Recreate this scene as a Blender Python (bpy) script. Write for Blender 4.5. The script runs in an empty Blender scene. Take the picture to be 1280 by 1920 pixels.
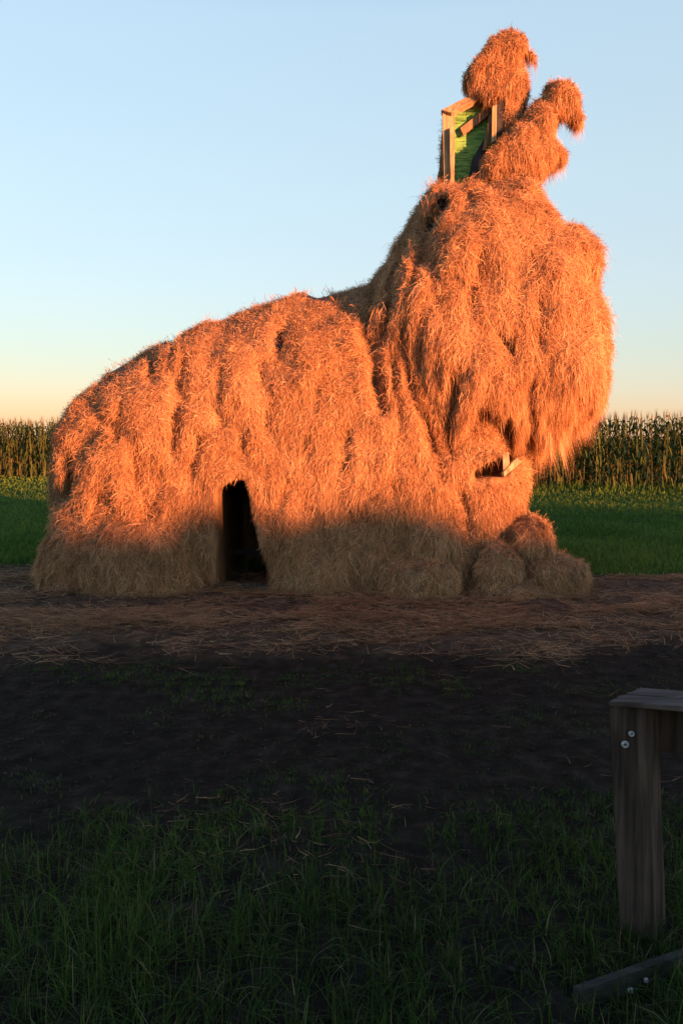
import bpy, math, random
import numpy as np
from mathutils import Vector
random.seed(7)
RNG = np.random.default_rng(11)
SC = bpy.context.scene
COL = SC.collection
R = math.radians

# ------------------------------------------------------------------ camera
CAM_H, PITCH, FPX = 1.6, R(5.43), 1442.0
cd = bpy.data.cameras.new('camera'); cam = bpy.data.objects.new('camera', cd); COL.objects.link(cam)
cam.location = (0, 0, CAM_H); cam.rotation_euler = (R(90) - PITCH, 0, 0)
cd.sensor_fit = 'VERTICAL'; cd.sensor_height = 24; cd.lens = FPX / 1920 * 24
cd.clip_start = 0.05; cd.clip_end = 3000
SC.camera = cam

# ------------------------------------------------------------------ sky, sun, exposure
SUN_EL, SUN_AZ = R(2.4), R(135)        # azimuth clockwise from +Y: the sun stands low behind the camera, to the right
w = bpy.data.worlds.new('World'); SC.world = w; w.use_nodes = True
wn, wl = w.node_tree.nodes, w.node_tree.links
sky = wn.new('ShaderNodeTexSky'); sky.sky_type = 'NISHITA'; sky.sun_disc = False
sky.sun_elevation = SUN_EL; sky.sun_rotation = SUN_AZ
sky.altitude = 0; sky.air_density = 1.0; sky.dust_density = 0.4; sky.ozone_density = 2.0
wl.new(sky.outputs[0], wn['Background'].inputs[0])
wn['Background'].inputs[1].default_value = 0.05
EXPO = 2.25
# evening haze of the clear sky: by height above the horizon only, the same all round
tcw = wn.new('ShaderNodeTexCoord'); sep = wn.new('ShaderNodeSeparateXYZ'); wl.new(tcw.outputs['Generated'], sep.inputs[0])
rw = wn.new('ShaderNodeValToRGB'); wl.new(sep.outputs[2], rw.inputs[0])
SKY = [(0.0, (232, 184, 158)), (0.025, (226, 198, 182)), (0.06, (218, 207, 204)), (0.11, (210, 214, 212)), (0.18, (212, 222, 228)), (0.30, (210, 228, 236)), (0.46, (203, 226, 241)),
       (0.60, (140, 180, 224)), (0.80, (84, 126, 190)), (1.0, (64, 98, 162))]
while len(rw.color_ramp.elements) < len(SKY): rw.color_ramp.elements.new(0.5)
for e, (p, c) in zip(rw.color_ramp.elements, SKY):
    e.position = p; e.color = (*[((v / 255 + 0.055) / 1.055) ** 2.4 for v in c], 1)
bg2 = wn.new('ShaderNodeBackground'); wl.new(rw.outputs[0], bg2.inputs[0]); bg2.inputs[1].default_value = 0.73 / 2 ** EXPO
addw = wn.new('ShaderNodeAddShader'); wl.new(wn['Background'].outputs[0], addw.inputs[0]); wl.new(bg2.outputs[0], addw.inputs[1])
wl.new(addw.outputs[0], wn['World Output'].inputs[0])
sd = bpy.data.lights.new('sun', 'SUN'); sun = bpy.data.objects.new('sun', sd); COL.objects.link(sun)
sd.energy = 5.0; sd.angle = R(0.7); sd.color = (1.0, 0.33, 0.13)
sdir = Vector((math.sin(SUN_AZ) * math.cos(SUN_EL), math.cos(SUN_AZ) * math.cos(SUN_EL), math.sin(SUN_EL)))
sun.rotation_euler = sdir.to_track_quat('Z', 'Y').to_euler(); sun.location = sdir * 60
SC.view_settings.view_transform = 'Standard'; SC.view_settings.look = 'None'
SC.view_settings.gamma = 1; SC.view_settings.exposure = EXPO; SC.view_settings.use_curve_mapping = False
SC.render.engine = 'CYCLES'; SC.cycles.use_denoising = True
SC.cycles.max_bounces = 4; SC.cycles.diffuse_bounces = 3; SC.cycles.transparent_max_bounces = 4

# ------------------------------------------------------------------ helpers
def at(px, py, Y):
    """direction of a photo pixel, taken to the distance Y"""
    a, b = (px - 640) / FPX, (960 - py) / FPX
    dy = math.cos(PITCH) + b * math.sin(PITCH); dz = -math.sin(PITCH) + b * math.cos(PITCH)
    t = Y / dy
    return np.array([a * t, Y, CAM_H + dz * t])

def to_px(P):
    x, y, z = P[:, 0], P[:, 1], P[:, 2] - CAM_H
    dep = y * math.cos(PITCH) - z * math.sin(PITCH); up = y * math.sin(PITCH) + z * math.cos(PITCH)
    dep = np.maximum(dep, 1e-3)
    return 640 + FPX * x / dep, 960 - FPX * up / dep

def tag(o, label=None, cat=None, group=None, kind=None):
    if label: o['label'] = label
    if cat: o['category'] = cat
    if group: o['group'] = group
    if kind: o['kind'] = kind
    return o

def empty(name, loc=(0, 0, 0)):
    o = bpy.data.objects.new(name, None); o.empty_display_size = 0.2
    o.location = loc; COL.objects.link(o); return o

def obj(name, me, parent=None, m=None):
    o = bpy.data.objects.new(name, me); COL.objects.link(o)
    if m is not None and len(me.materials) == 0: me.materials.append(m)
    if parent is not None:
        o.parent = parent
        # meshes here are built in world space: keep them there under a moved parent
        L = Vector((0, 0, 0)); p = parent
        while p is not None: L += p.location; p = p.parent
        o.location = -L
    return o

def mesh_np(name, V, loops, starts, totals, m=None, smooth=False, tone=None):
    me = bpy.data.meshes.new(name)
    me.vertices.add(len(V)); me.vertices.foreach_set('co', np.ascontiguousarray(V, np.float32).ravel())
    me.loops.add(len(loops)); me.loops.foreach_set('vertex_index', loops.astype(np.int32))
    me.polygons.add(len(starts)); me.polygons.foreach_set('loop_start', starts.astype(np.int32))
    me.polygons.foreach_set('loop_total', totals.astype(np.int32))
    if smooth: me.polygons.foreach_set('use_smooth', np.ones(len(starts), bool))
    if tone is not None:
        a = me.attributes.new('tone', 'FLOAT', 'POINT'); a.data.foreach_set('value', tone.astype(np.float32))
    if m: me.materials.append(m)
    me.update(calc_edges=True)
    return me

def mesh_quads(name, V, Q, m=None, smooth=True, tone=None):
    Q = np.asarray(Q); n = len(Q)
    return mesh_np(name, V, Q.ravel(), np.arange(n) * 4, np.full(n, 4), m, smooth, tone)

def nrm(v): return v / np.maximum(np.linalg.norm(v, axis=-1, keepdims=True), 1e-9)

def ribbons(name, P, W, width, tone, m, taper=True):
    """P n,k,3 centre lines; W n,3 side vectors; width n -> one mesh of n tapering ribbons"""
    n, k, _ = P.shape
    prof = np.ones(k) if not taper else np.concatenate([np.linspace(1, 0.75, k - 1), [0.0]])
    hw = (width[:, None] * 0.5 * prof[None, :])[:, :, None]
    Lf = P + W[:, None, :] * hw; Rt = P - W[:, None, :] * hw
    kv = 2 * k - 1
    V = np.empty((n, kv, 3))
    V[:, 0:2 * (k - 1):2] = Lf[:, :k - 1]; V[:, 1:2 * (k - 1):2] = Rt[:, :k - 1]; V[:, kv - 1] = P[:, k - 1]
    loc = []; tot = []
    for s in range(k - 2):
        loc += [2 * s, 2 * s + 1, 2 * s + 3, 2 * s + 2]; tot.append(4)
    loc += [2 * (k - 2), 2 * (k - 2) + 1, kv - 1]; tot.append(3)
    loc, tot = np.array(loc), np.array(tot)
    loops = (np.arange(n)[:, None] * kv + loc[None, :]).ravel()
    totals = np.tile(tot, n); starts = np.concatenate([[0], np.cumsum(totals)[:-1]])
    return mesh_np(name, V.reshape(-1, 3), loops, starts, totals, m, False, np.repeat(tone, kv))

def _h(i, j, k, s):
    n = (i * 374761393 + j * 668265263 + k * 2147483647 + s * 1274126177) & 0xffffffff
    n = ((n ^ (n >> 13)) * 1274126177) & 0xffffffff
    return ((n ^ (n >> 16)) & 0xffff) / 32767.5 - 1.0

def vnoise(x, y, z, s=0):
    xi, yi, zi = np.floor(x), np.floor(y), np.floor(z)
    fx, fy, fz = x - xi, y - yi, z - zi
    xi, yi, zi = xi.astype(np.int64), yi.astype(np.int64), zi.astype(np.int64)
    u, v, q = fx * fx * (3 - 2 * fx), fy * fy * (3 - 2 * fy), fz * fz * (3 - 2 * fz)
    r = 0
    for a in (0, 1):
        for b in (0, 1):
            for c in (0, 1):
                r = r + _h(xi + a, yi + b, zi + c, s) * (u if a else 1 - u) * (v if b else 1 - v) * (q if c else 1 - q)
    return r

def fbm(x, y, z, s=0, o=3):
    r, a, t = 0, 1.0, 0
    for i in range(o):
        r = r + a * vnoise(x * 2 ** i, y * 2 ** i, z * 2 ** i, s + i * 17); t += a; a *= 0.5
    return r / t

def smooth(a, b, x):
    t = np.clip((x - a) / (b - a), 0, 1); return t * t * (3 - 2 * t)

# ------------------------------------------------------------------ materials
def mat(name):
    m = bpy.data.materials.new(name); m.use_nodes = True
    nt = m.node_tree; b = nt.nodes['Principled BSDF']
    b.inputs['Roughness'].default_value = 0.85
    b.inputs['Specular IOR Level'].default_value = 0.2
    return m, nt.nodes, nt.links, b

def ramp(nodes, stops):
    r = nodes.new('ShaderNodeValToRGB'); cr = r.color_ramp
    while len(cr.elements) < len(stops): cr.elements.new(0.5)
    for e, (p, c) in zip(cr.elements, stops): e.position = p; e.color = (*c, 1)
    return r

def strand_mat(name, stops, transl=0.0):
    m, n, l, b = mat(name)
    a = n.new('ShaderNodeAttribute'); a.attribute_name = 'tone'
    r = ramp(n, stops); l.new(a.outputs['Fac'], r.inputs[0]); l.new(r.outputs[0], b.inputs['Base Color'])
    if transl:
        t = n.new('ShaderNodeBsdfTranslucent'); l.new(r.outputs[0], t.inputs[0])
        mx = n.new('ShaderNodeMixShader'); mx.inputs[0].default_value = transl
        l.new(b.outputs[0], mx.inputs[1]); l.new(t.outputs[0], mx.inputs[2])
        l.new(mx.outputs[0], n['Material Output'].inputs[0])
    return m

def noise_mat(name, stops, scale=(1, 1, 1), freq=8, detail=6, bump=0.0, bdist=0.01, rough=0.85, coord='Object'):
    m, n, l, b = mat(name)
    tc = n.new('ShaderNodeTexCoord'); mp = n.new('ShaderNodeMapping'); mp.inputs['Scale'].default_value = scale
    l.new(tc.outputs[coord], mp.inputs[0])
    ns = n.new('ShaderNodeTexNoise'); ns.inputs['Scale'].default_value = freq; ns.inputs['Detail'].default_value = detail
    l.new(mp.outputs[0], ns.inputs[0])
    r = ramp(n, stops); l.new(ns.outputs[0], r.inputs[0]); l.new(r.outputs[0], b.inputs['Base Color'])
    b.inputs['Roughness'].default_value = rough
    if bump:
        bp = n.new('ShaderNodeBump'); bp.inputs['Strength'].default_value = bump; bp.inputs['Distance'].default_value = bdist
        l.new(ns.outputs[0], bp.inputs['Height']); l.new(bp.outputs[0], b.inputs['Normal'])
    return m

M_hay = strand_mat('hay strands', [(0.0, (0.20, 0.095, 0.045)), (0.35, (0.43, 0.235, 0.11)), (0.7, (0.62, 0.365, 0.18)), (1.0, (0.76, 0.50, 0.27))], 0.28)
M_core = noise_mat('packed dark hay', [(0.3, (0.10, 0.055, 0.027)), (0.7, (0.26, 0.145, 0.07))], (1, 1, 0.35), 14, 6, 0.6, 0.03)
M_tarp = noise_mat('black fabric', [(0.3, (0.012, 0.012, 0.014)), (0.7, (0.03, 0.03, 0.033))], (1, 1, 1), 6, 3, 0.4, 0.02, 0.6)
M_grass = strand_mat('grass blades', [(0.0, (0.018, 0.030, 0.006)), (0.5, (0.040, 0.074, 0.010)), (0.85, (0.080, 0.135, 0.018)), (0.93, (0.10, 0.10, 0.04)), (1.0, (0.20, 0.16, 0.09))], 0.2)
M_lawn = strand_mat('lawn blades', [(0.0, (0.042, 0.09, 0.013)), (0.6, (0.085, 0.155, 0.022)), (1.0, (0.15, 0.20, 0.035))], 0.2)
M_maize = strand_mat('maize leaves', [(0.0, (0.028, 0.048, 0.011)), (0.5, (0.055, 0.090, 0.02)), (0.8, (0.082, 0.10, 0.028)), (1.0, (0.13, 0.105, 0.042))], 0.25)
M_stalk = strand_mat('maize stalk', [(0.0, (0.05, 0.055, 0.018)), (1.0, (0.10, 0.085, 0.035))])
M_tassel = strand_mat('maize tassel', [(0.0, (0.12, 0.09, 0.04)), (1.0, (0.2, 0.15, 0.07))])

def wood_mat(name, dark, light, scale=(1, 1, 0.06), freq=40):
    m, n, l, b = mat(name)
    tc = n.new('ShaderNodeTexCoord'); mp = n.new('ShaderNodeMapping'); mp.inputs['Scale'].default_value = scale
    l.new(tc.outputs['Object'], mp.inputs[0])
    ns = n.new('ShaderNodeTexNoise'); ns.inputs['Scale'].default_value = freq; ns.inputs['Detail'].default_value = 6
    ns.inputs['Distortion'].default_value = 0.6
    l.new(mp.outputs[0], ns.inputs[0])
    n2 = n.new('ShaderNodeTexNoise'); n2.inputs['Scale'].default_value = 5; n2.inputs['Detail'].default_value = 3
    l.new(tc.outputs['Object'], n2.inputs[0])
    r = ramp(n, [(0.32, dark), (0.62, light)]); l.new(ns.outputs[0], r.inputs[0])
    mx = n.new('ShaderNodeMixRGB'); mx.blend_type = 'MULTIPLY'; mx.inputs[0].default_value = 0.7
    r2 = ramp(n, [(0.3, (0.45, 0.45, 0.45)), (0.65, (1, 1, 1))]); l.new(n2.outputs[0], r2.inputs[0])
    l.new(r.outputs[0], mx.inputs[1]); l.new(r2.outputs[0], mx.inputs[2]); l.new(mx.outputs[0], b.inputs['Base Color'])
    bp = n.new('ShaderNodeBump'); bp.inputs['Strength'].default_value = 0.5; bp.inputs['Distance'].default_value = 0.004
    l.new(ns.outputs[0], bp.inputs['Height']); l.new(bp.outputs[0], b.inputs['Normal'])
    return m
M_post = wood_mat('weathered grey wood', (0.028, 0.019, 0.014), (0.10, 0.072, 0.055))
M_plank = wood_mat('weathered grey plank', (0.045, 0.033, 0.027), (0.13, 0.098, 0.08), (0.06, 1, 1))
M_foot = wood_mat('dark wood', (0.018, 0.016, 0.013), (0.055, 0.048, 0.040), (0.06, 1, 1))  # darker board tone for the foot beam, threshold and door rail
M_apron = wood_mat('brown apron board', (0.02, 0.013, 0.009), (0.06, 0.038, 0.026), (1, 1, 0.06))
M_raw = wood_mat('raw pine board', (0.24, 0.15, 0.08), (0.50, 0.36, 0.20))
M_dull = wood_mat('brown board', (0.16, 0.09, 0.05), (0.34, 0.21, 0.12))
M_black = noise_mat('dark inside', [(0.3, (0.006, 0.006, 0.006)), (0.7, (0.02, 0.016, 0.013))], freq=5)
M_steel, _n, _l, _b = mat('galvanised steel'); _b.inputs['Metallic'].default_value = 0.6; _b.inputs['Roughness'].default_value = 0.4
_b.inputs['Base Color'].default_value = (0.5, 0.5, 0.5, 1)
M_hole, _n, _l, _b = mat('screw recess'); _b.inputs['Base Color'].default_value = (0.01, 0.01, 0.01, 1)
M_stone = noise_mat('pale stone', [(0.3, (0.08, 0.08, 0.085)), (0.7, (0.16, 0.155, 0.15))], freq=9)
# green woven netting
M_net, n, l, b = mat('green woven netting')
tc = n.new('ShaderNodeTexCoord'); mp = n.new('ShaderNodeMapping'); mp.inputs['Rotation'].default_value = (0, R(38), 0)
l.new(tc.outputs['Object'], mp.inputs[0])
mp.inputs['Scale'].default_value = (5, 5, 34)
wv = n.new('ShaderNodeTexNoise'); wv.inputs['Scale'].default_value = 1.6; wv.inputs['Detail'].default_value = 5; wv.inputs['Distortion'].default_value = 0.5
l.new(mp.outputs[0], wv.inputs[0])
r = ramp(n, [(0.32, (0.02, 0.06, 0.02)), (0.47, (0.11, 0.28, 0.07)), (0.7, (0.22, 0.42, 0.12))]); l.new(wv.outputs[0], r.inputs[0]); l.new(r.outputs[0], b.inputs['Base Color'])
bp = n.new('ShaderNodeBump'); bp.inputs['Strength'].default_value = 0.7; bp.inputs['Distance'].default_value = 0.02
l.new(wv.outputs[0], bp.inputs['Height']); l.new(bp.outputs[0], b.inputs['Normal'])

# ------------------------------------------------------------------ ground
HAY_EDGE = 5.55
def hay_mask(x, y):
    """1 where hay litter covers the soil round the sculpture"""
    e = 0.55 * fbm(x * 0.8, y * 1.6, x * 0, 31) + 0.3 * fbm(x * 3, y * 5, x * 0, 33)
    near = smooth(-0.35, 0.45, y - (HAY_EDGE + 0.25 * smooth(1.5, 4, x)) + e)
    far = 1 - smooth(-0.3, 0.3, y - (8.75 + 0.5 * smooth(0.5, -3.5, x)) + 0.5 * e)
    return near * far
def lawn_mask(x, y):
    e = 0.35 * fbm(x * 1.2, y * 1.2, x * 0, 41)
    return smooth(-0.2, 0.35, y - (9.05 + 0.55 * smooth(0.5, -3.5, x)) + e)
def grass_mask(x, y):
    """density of the rough grass in the foreground"""
    n1 = fbm(x * 1.3, y * 1.3, x * 0, 51); n2 = fbm(x * 4, y * 4, x * 0, 53)
    a = smooth(3.3, 2.0, y + 0.7 * n1)
    b = 0.03 * smooth(5.6, 3.4, y) + 0.4 * smooth(0.10, 0.5, n1 + 0.6 * n2) * smooth(5.2, 3.4, y)
    c = 0.6 * smooth(0.0, 0.45, n2 + 0.4 * n1) * smooth(0.75, 0.15, np.abs(y - 4.85)) * smooth(2.9, 0.9, x)
    return np.clip(np.maximum(np.maximum(a * (0.25 + 0.75 * smooth(-0.25, 0.35, n2 + 0.5 * n1)), b), c), 0, 1)
def ground_z(x, y):
    fade = smooth(14, 8, np.abs(x)) * smooth(22, 10, y)
    d = 0.030 * fbm(x * 1.7, y * 1.7, x * 0, 61) + 0.018 * np.abs(fbm(x * 6, y * 6, x * 0, 63)) + 0.010 * fbm(x * 15, y * 15, x * 0, 67)
    lift = 0.05 * hay_mask(x, y) * (0.6 + 0.6 * fbm(x * 2.5, y * 3.5, x * 0, 65))
    near = smooth(9.3, 8.6, y)
    return fade * (d * (0.25 + 0.75 * near) + lift)

def axis(lo, hi, step, far_lo, far_hi, g=1.35):
    c = list(np.arange(lo, hi + 1e-6, step)); s = step
    while c[-1] < far_hi: s *= g; c.append(c[-1] + s)
    s = step
    while c[0] > far_lo: s *= g; c.insert(0, c[0] - s)
    return np.array(c)
gx, gy = axis(-6.5, 6.5, 0.055, -1500, 1500), axis(1.2, 10.2, 0.055, -400, 2500)
GX, GY = np.meshgrid(gx, gy, indexing='ij')
GZ = ground_z(GX, GY)
V = np.stack([GX, GY, GZ], -1).reshape(-1, 3)
nx, ny = len(gx), len(gy)
I = (np.arange(nx - 1)[:, None] * ny + np.arange(ny - 1)[None, :]).ravel()
Q = np.stack([I, I + ny, I + ny + 1, I + 1], -1)
M_ground, n, l, b = mat('soil, hay litter and turf')
def attr(nm):
    a = n.new('ShaderNodeAttribute'); a.attribute_name = nm; return a.outputs['Fac']
tc = n.new('ShaderNodeTexCoord')
def nz(sc, de=8):
    q = n.new('ShaderNodeTexNoise'); q.inputs['Scale'].default_value = sc; q.inputs['Detail'].default_value = de
    l.new(tc.outputs['Object'], q.inputs[0]); return q.outputs[0]
f1, f2 = nz(9), nz(2.2)
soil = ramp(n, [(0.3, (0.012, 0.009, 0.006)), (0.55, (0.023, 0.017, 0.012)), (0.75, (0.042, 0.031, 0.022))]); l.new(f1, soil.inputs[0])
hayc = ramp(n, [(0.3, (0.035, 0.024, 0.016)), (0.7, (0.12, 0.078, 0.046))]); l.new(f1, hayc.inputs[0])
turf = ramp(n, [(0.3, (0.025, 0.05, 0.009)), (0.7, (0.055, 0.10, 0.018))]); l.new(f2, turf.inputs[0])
m1 = n.new('ShaderNodeMixRGB'); l.new(attr('hay'), m1.inputs[0]); l.new(soil.outputs[0], m1.inputs[1]); l.new(hayc.outputs[0], m1.inputs[2])
m2 = n.new('ShaderNodeMixRGB'); l.new(attr('lawn'), m2.inputs[0]); l.new(m1.outputs[0], m2.inputs[1]); l.new(turf.outputs[0], m2.inputs[2])
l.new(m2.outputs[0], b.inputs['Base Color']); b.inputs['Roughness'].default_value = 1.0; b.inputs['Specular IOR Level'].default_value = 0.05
bp = n.new('ShaderNodeBump'); bp.inputs['Strength'].default_value = 0.8; bp.inputs['Distance'].default_value = 0.03
l.new(nz(28), bp.inputs['Height']); l.new(bp.outputs[0], b.inputs['Normal'])
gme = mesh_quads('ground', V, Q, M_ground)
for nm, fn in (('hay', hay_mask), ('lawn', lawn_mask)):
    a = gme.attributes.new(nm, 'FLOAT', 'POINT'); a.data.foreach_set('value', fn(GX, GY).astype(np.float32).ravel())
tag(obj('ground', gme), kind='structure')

# ------------------------------------------------------------------ maize
def maize_parts(seed, leaf_n=18):
    """stalk, leaves and tassel of one plant about 2.35 m high, at the origin"""
    rg = np.random.default_rng(seed)
    h = 2.05 + 0.15 * rg.random()
    lean = rg.normal(0, 0.05, 2)
    k = 6; zs = np.linspace(-0.05, h, k)
    cen = np.stack([lean[0] * zs ** 2 / h, lean[1] * zs ** 2 / h, zs], -1)
    SV, SQ = [], []
    for i in range(k):
        rad = 0.017 * (1 - 0.55 * i / (k - 1))
        for j in range(5):
            a = j * 2 * math.pi / 5; SV.append(cen[i] + rad * np.array([math.cos(a), math.sin(a), 0]))
    for i in range(k - 1):
        for j in range(5):
            j2 = (j + 1) % 5; SQ.append([i * 5 + j, i * 5 + j2, i * 5 + 5 + j2, i * 5 + 5 + j])
    SV = np.array(SV)
    n_ = leaf_n; zl = np.linspace(0.22, h * 0.97, n_) + rg.normal(0, 0.04, n_)
    az = rg.random() * 6.28 + np.arange(n_) * math.pi + rg.normal(0, 0.45, n_)
    Ll = (0.62 - 0.2 * np.abs(zl / h - 0.55)) * (0.8 + 0.4 * rg.random(n_))
    t = np.linspace(0, 1, 6)[None, :]
    out = Ll[:, None] * (t * 0.62 - 0.10 * t ** 2); up = Ll[:, None] * (0.72 * t - (0.85 + 0.7 * rg.random((n_, 1))) * t ** 2.2)
    dry = smooth(1.1, 0.3, zl)[:, None]
    up = up - dry * Ll[:, None] * 0.35 * t
    P = np.stack([np.cos(az)[:, None] * out, np.sin(az)[:, None] * out, zl[:, None] + up], -1)
    P[:, :, 0] += (lean[0] * zl ** 2 / h)[:, None]; P[:, :, 1] += (lean[1] * zl ** 2 / h)[:, None]
    W = np.stack([-np.sin(az), np.cos(az), 0.35 * rg.normal(size=n_)], -1)
    lt = np.clip(0.38 + 0.28 * rg.normal(size=n_) + 0.35 * dry[:, 0], 0, 1)
    tn = 7; ta = rg.random(tn) * 6.28; tl = 0.22 + 0.12 * rg.random(tn); sp = 0.35 * rg.random(tn); sp[0] = 0
    tt = np.linspace(0, 1, 3)[None, :]
    TP = np.stack([cen[-1, 0] + np.cos(ta)[:, None] * sp[:, None] * tl[:, None] * tt ** 1.3 * 1.6, cen[-1, 1] + np.sin(ta)[:, None] * sp[:, None] * tl[:, None] * tt ** 1.3 * 1.6, h - 0.02 + tl[:, None] * tt], -1)
    TW = np.stack([-np.sin(ta), np.cos(ta), 0 * ta], -1)
    return SV, np.array(SQ), P, W, 0.048 + 0.03 * rg.random(n_), lt, TP, TW, np.full(tn, 0.011), rg.random(tn)

KINDS = []
for s in range(6):
    SV, SQ, P, W, lw, lt, TP, TW, tw, tt = maize_parts(100 + s)
    KINDS.append((mesh_quads('maize_stalk', SV, SQ, M_stalk, True, np.full(len(SV), random.random())),
                  ribbons('maize_leaves', P, W, lw, lt, M_maize), ribbons('maize_tassel', TP, TW, tw, tt, M_tassel)))
A0, A1 = np.array([-16.0, 33.5]), np.array([12.0, 23.55])       # the edge of the field: 33 m off on one side, 24 m on the other
edge_dir = (A1 - A0) / np.linalg.norm(A1 - A0); edge_n = np.array([-edge_dir[1], edge_dir[0]])
pr = np.random.default_rng(5)
def plant_spot(s, row):
    q = A0 + edge_dir * (s + pr.normal(0, 0.03)) + edge_n * (row * 0.55 + pr.normal(0, 0.07)); return q
field_spots = []
Ltot = np.linalg.norm(A1 - A0)
for row in range(5):
    for s in np.arange(-14, Ltot + 14, 0.16 if row < 2 else 0.22):
        q = plant_spot(s, row)
        px = 640 + FPX * q[0] / q[1]
        vis = (-40 < px < 130) or (960 < px < 1330)
        if row == 0 and vis:
            me = KINDS[pr.integers(6)]
            t = empty('maize_plant', (q[0], q[1], 0)); t.rotation_euler = (0, 0, pr.random() * 6.28)
            sc = 1.0 + 0.05 * pr.random(); t.scale = (1, 1, sc)
            for nm, m_ in zip(('stalk', 'leaves', 'tassel'), me):
                o = bpy.data.objects.new(nm, m_); COL.objects.link(o); o.parent = t
            side = 'green leafy maize plant in the front row of the field behind the hay rump' if px < 500 else 'tall maize plant in the front row of the field behind the hay paws'
            tag(t, side, 'maize plant', 'maize plants at the rump end of the field edge' if px < 500 else 'maize plants at the head end of the field edge')
        else:
            field_spots.append((q[0], q[1], 0.95 + 0.12 * pr.random()))
def merged_maize(name, spots, leaf_n=12):
    """many plants as one mass"""
    base = [maize_parts(200 + s, leaf_n) for s in range(5)]
    Vs, Lp, To, Tn = [], [], [], []; off = 0
    tmp = []
    for b_ in base:
        SV, SQ, P, W, lw, lt, TP, TW, tw, tt = b_
        q1 = ribbons('t', P, W, lw, lt, None); q2 = ribbons('t', TP, TW, tw, 0.75 + 0.25 * tt, None)
        vs = [SV]; lp = [SQ.ravel()]; to = [np.full(len(SQ), 4)]; tn = [np.full(len(SV), 0.7)]; o_ = len(SV)
        for q in (q1, q2):
            v = np.empty(len(q.vertices) * 3, np.float32); q.vertices.foreach_get('co', v)
            li = np.empty(len(q.loops), np.int32); q.loops.foreach_get('vertex_index', li)
            tot = np.empty(len(q.polygons), np.int32); q.polygons.foreach_get('loop_total', tot)
            ton = np.empty(len(q.vertices), np.float32); q.attributes['tone'].data.foreach_get('value', ton)
            vs.append(v.reshape(-1, 3)); lp.append(li + o_); to.append(tot); tn.append(ton); o_ += len(q.vertices)
            bpy.data.meshes.remove(q)
        tmp.append((np.concatenate(vs), np.concatenate(lp), np.concatenate(to), np.concatenate(tn)))
    for (x, y, s) in spots:
        v, lp, to, tn = tmp[pr.integers(5)]
        a = pr.random() * 6.28; c, sn = math.cos(a), math.sin(a)
        Vs.append(np.stack([c * v[:, 0] - sn * v[:, 1] + x, sn * v[:, 0] + c * v[:, 1] + y, v[:, 2] * s], -1))
        Lp.append(lp + off); To.append(to); Tn.append(tn); off += len(v)
    To = np.concatenate(To)
    return mesh_np(name, np.concatenate(Vs), np.concatenate(Lp), np.concatenate([[0], np.cumsum(To)[:-1]]), To, M_maize, False, np.concatenate(Tn))
tag(obj('maize_field', merged_maize('maize_field', field_spots)), 'dense maize field closing off the lawn behind the hay sculpture', 'maize field', kind='stuff')
# unseen bank added behind the camera to cast the evening shadow over the foreground
bx, by = np.arange(-16, 70, 0.2), np.array([-9.0, -9.9, -10.8, -11.5, -11.8, -12.2, -12.5, -13.4, -14.6, -15.8])
bz = np.array([-0.1, 0.38, 1.05, 1.7, 1.94, 1.94, 1.7, 1.0, 0.4, -0.1])
BX, BY = np.meshgrid(bx, by, indexing='ij')
BZ = bz[None, :] * (1 - 0.08 * smooth(29, 38, BX)) * (1 + 0.03 * fbm(BX * 0.35, BY * 0.2, BX * 0, 301)) + smooth(1.2, 1.9, bz[None, :]) * np.interp(BX, [15.5, 17.3, 18.0, 18.7, 19.2, 20.1, 21.2, 22.6, 24, 26], [-0.05, -0.24, -0.18, 0.06, -0.20, 0.12, -0.16, -0.36, -0.05, -0.03]) + 0.12 * fbm(BX * 2.2, BY * 1.2, BX * 0, 303)  # crest dips and peaks shaped to steer the shadow edge on the hay
I = (np.arange(len(bx) - 1)[:, None] * len(by) + np.arange(len(by) - 1)[None, :]).ravel()
M_bank = noise_mat('grassy earth', [(0.3, (0.02, 0.03, 0.01)), (0.7, (0.05, 0.07, 0.02))], freq=2)
tag(obj('shadow_bank', mesh_quads('shadow_bank', np.stack([BX, BY, BZ], -1).reshape(-1, 3), np.stack([I, I + len(by), I + len(by) + 1, I + 1], -1), M_bank)), kind='structure')
rg = np.random.default_rng(77); n = 9000; x = 8 + 46 * rg.random(n)  # grass added along the crest to blur the edge of the bank's shadow
j_ = np.clip(((x + 16) / 0.2).astype(int), 0, len(bx) - 1); H = 0.12 + 0.42 * rg.random(n) ** 1.6
P = np.empty((n, 4, 3)); a_ = rg.random(n) * 6.283; y = -11.8 - 0.4 * rg.random(n)
for j in range(4):
    t = j / 3; P[:, j, 0] = x + np.cos(a_) * H * 0.4 * t ** 2; P[:, j, 1] = y + np.sin(a_) * H * 0.4 * t ** 2; P[:, j, 2] = BZ[j_, 4] - 0.04 + H * t * (1 - 0.2 * t)
tag(obj('shadow_bank_grass', ribbons('shadow_bank_grass', P, np.stack([np.sin(a_), -np.cos(a_), 0 * a_], -1), 0.010 + 0.008 * rg.random(n), rg.random(n), M_lawn)), 'tall grass added on the unseen bank to soften its shadow edge', 'grass', kind='stuff')

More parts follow.
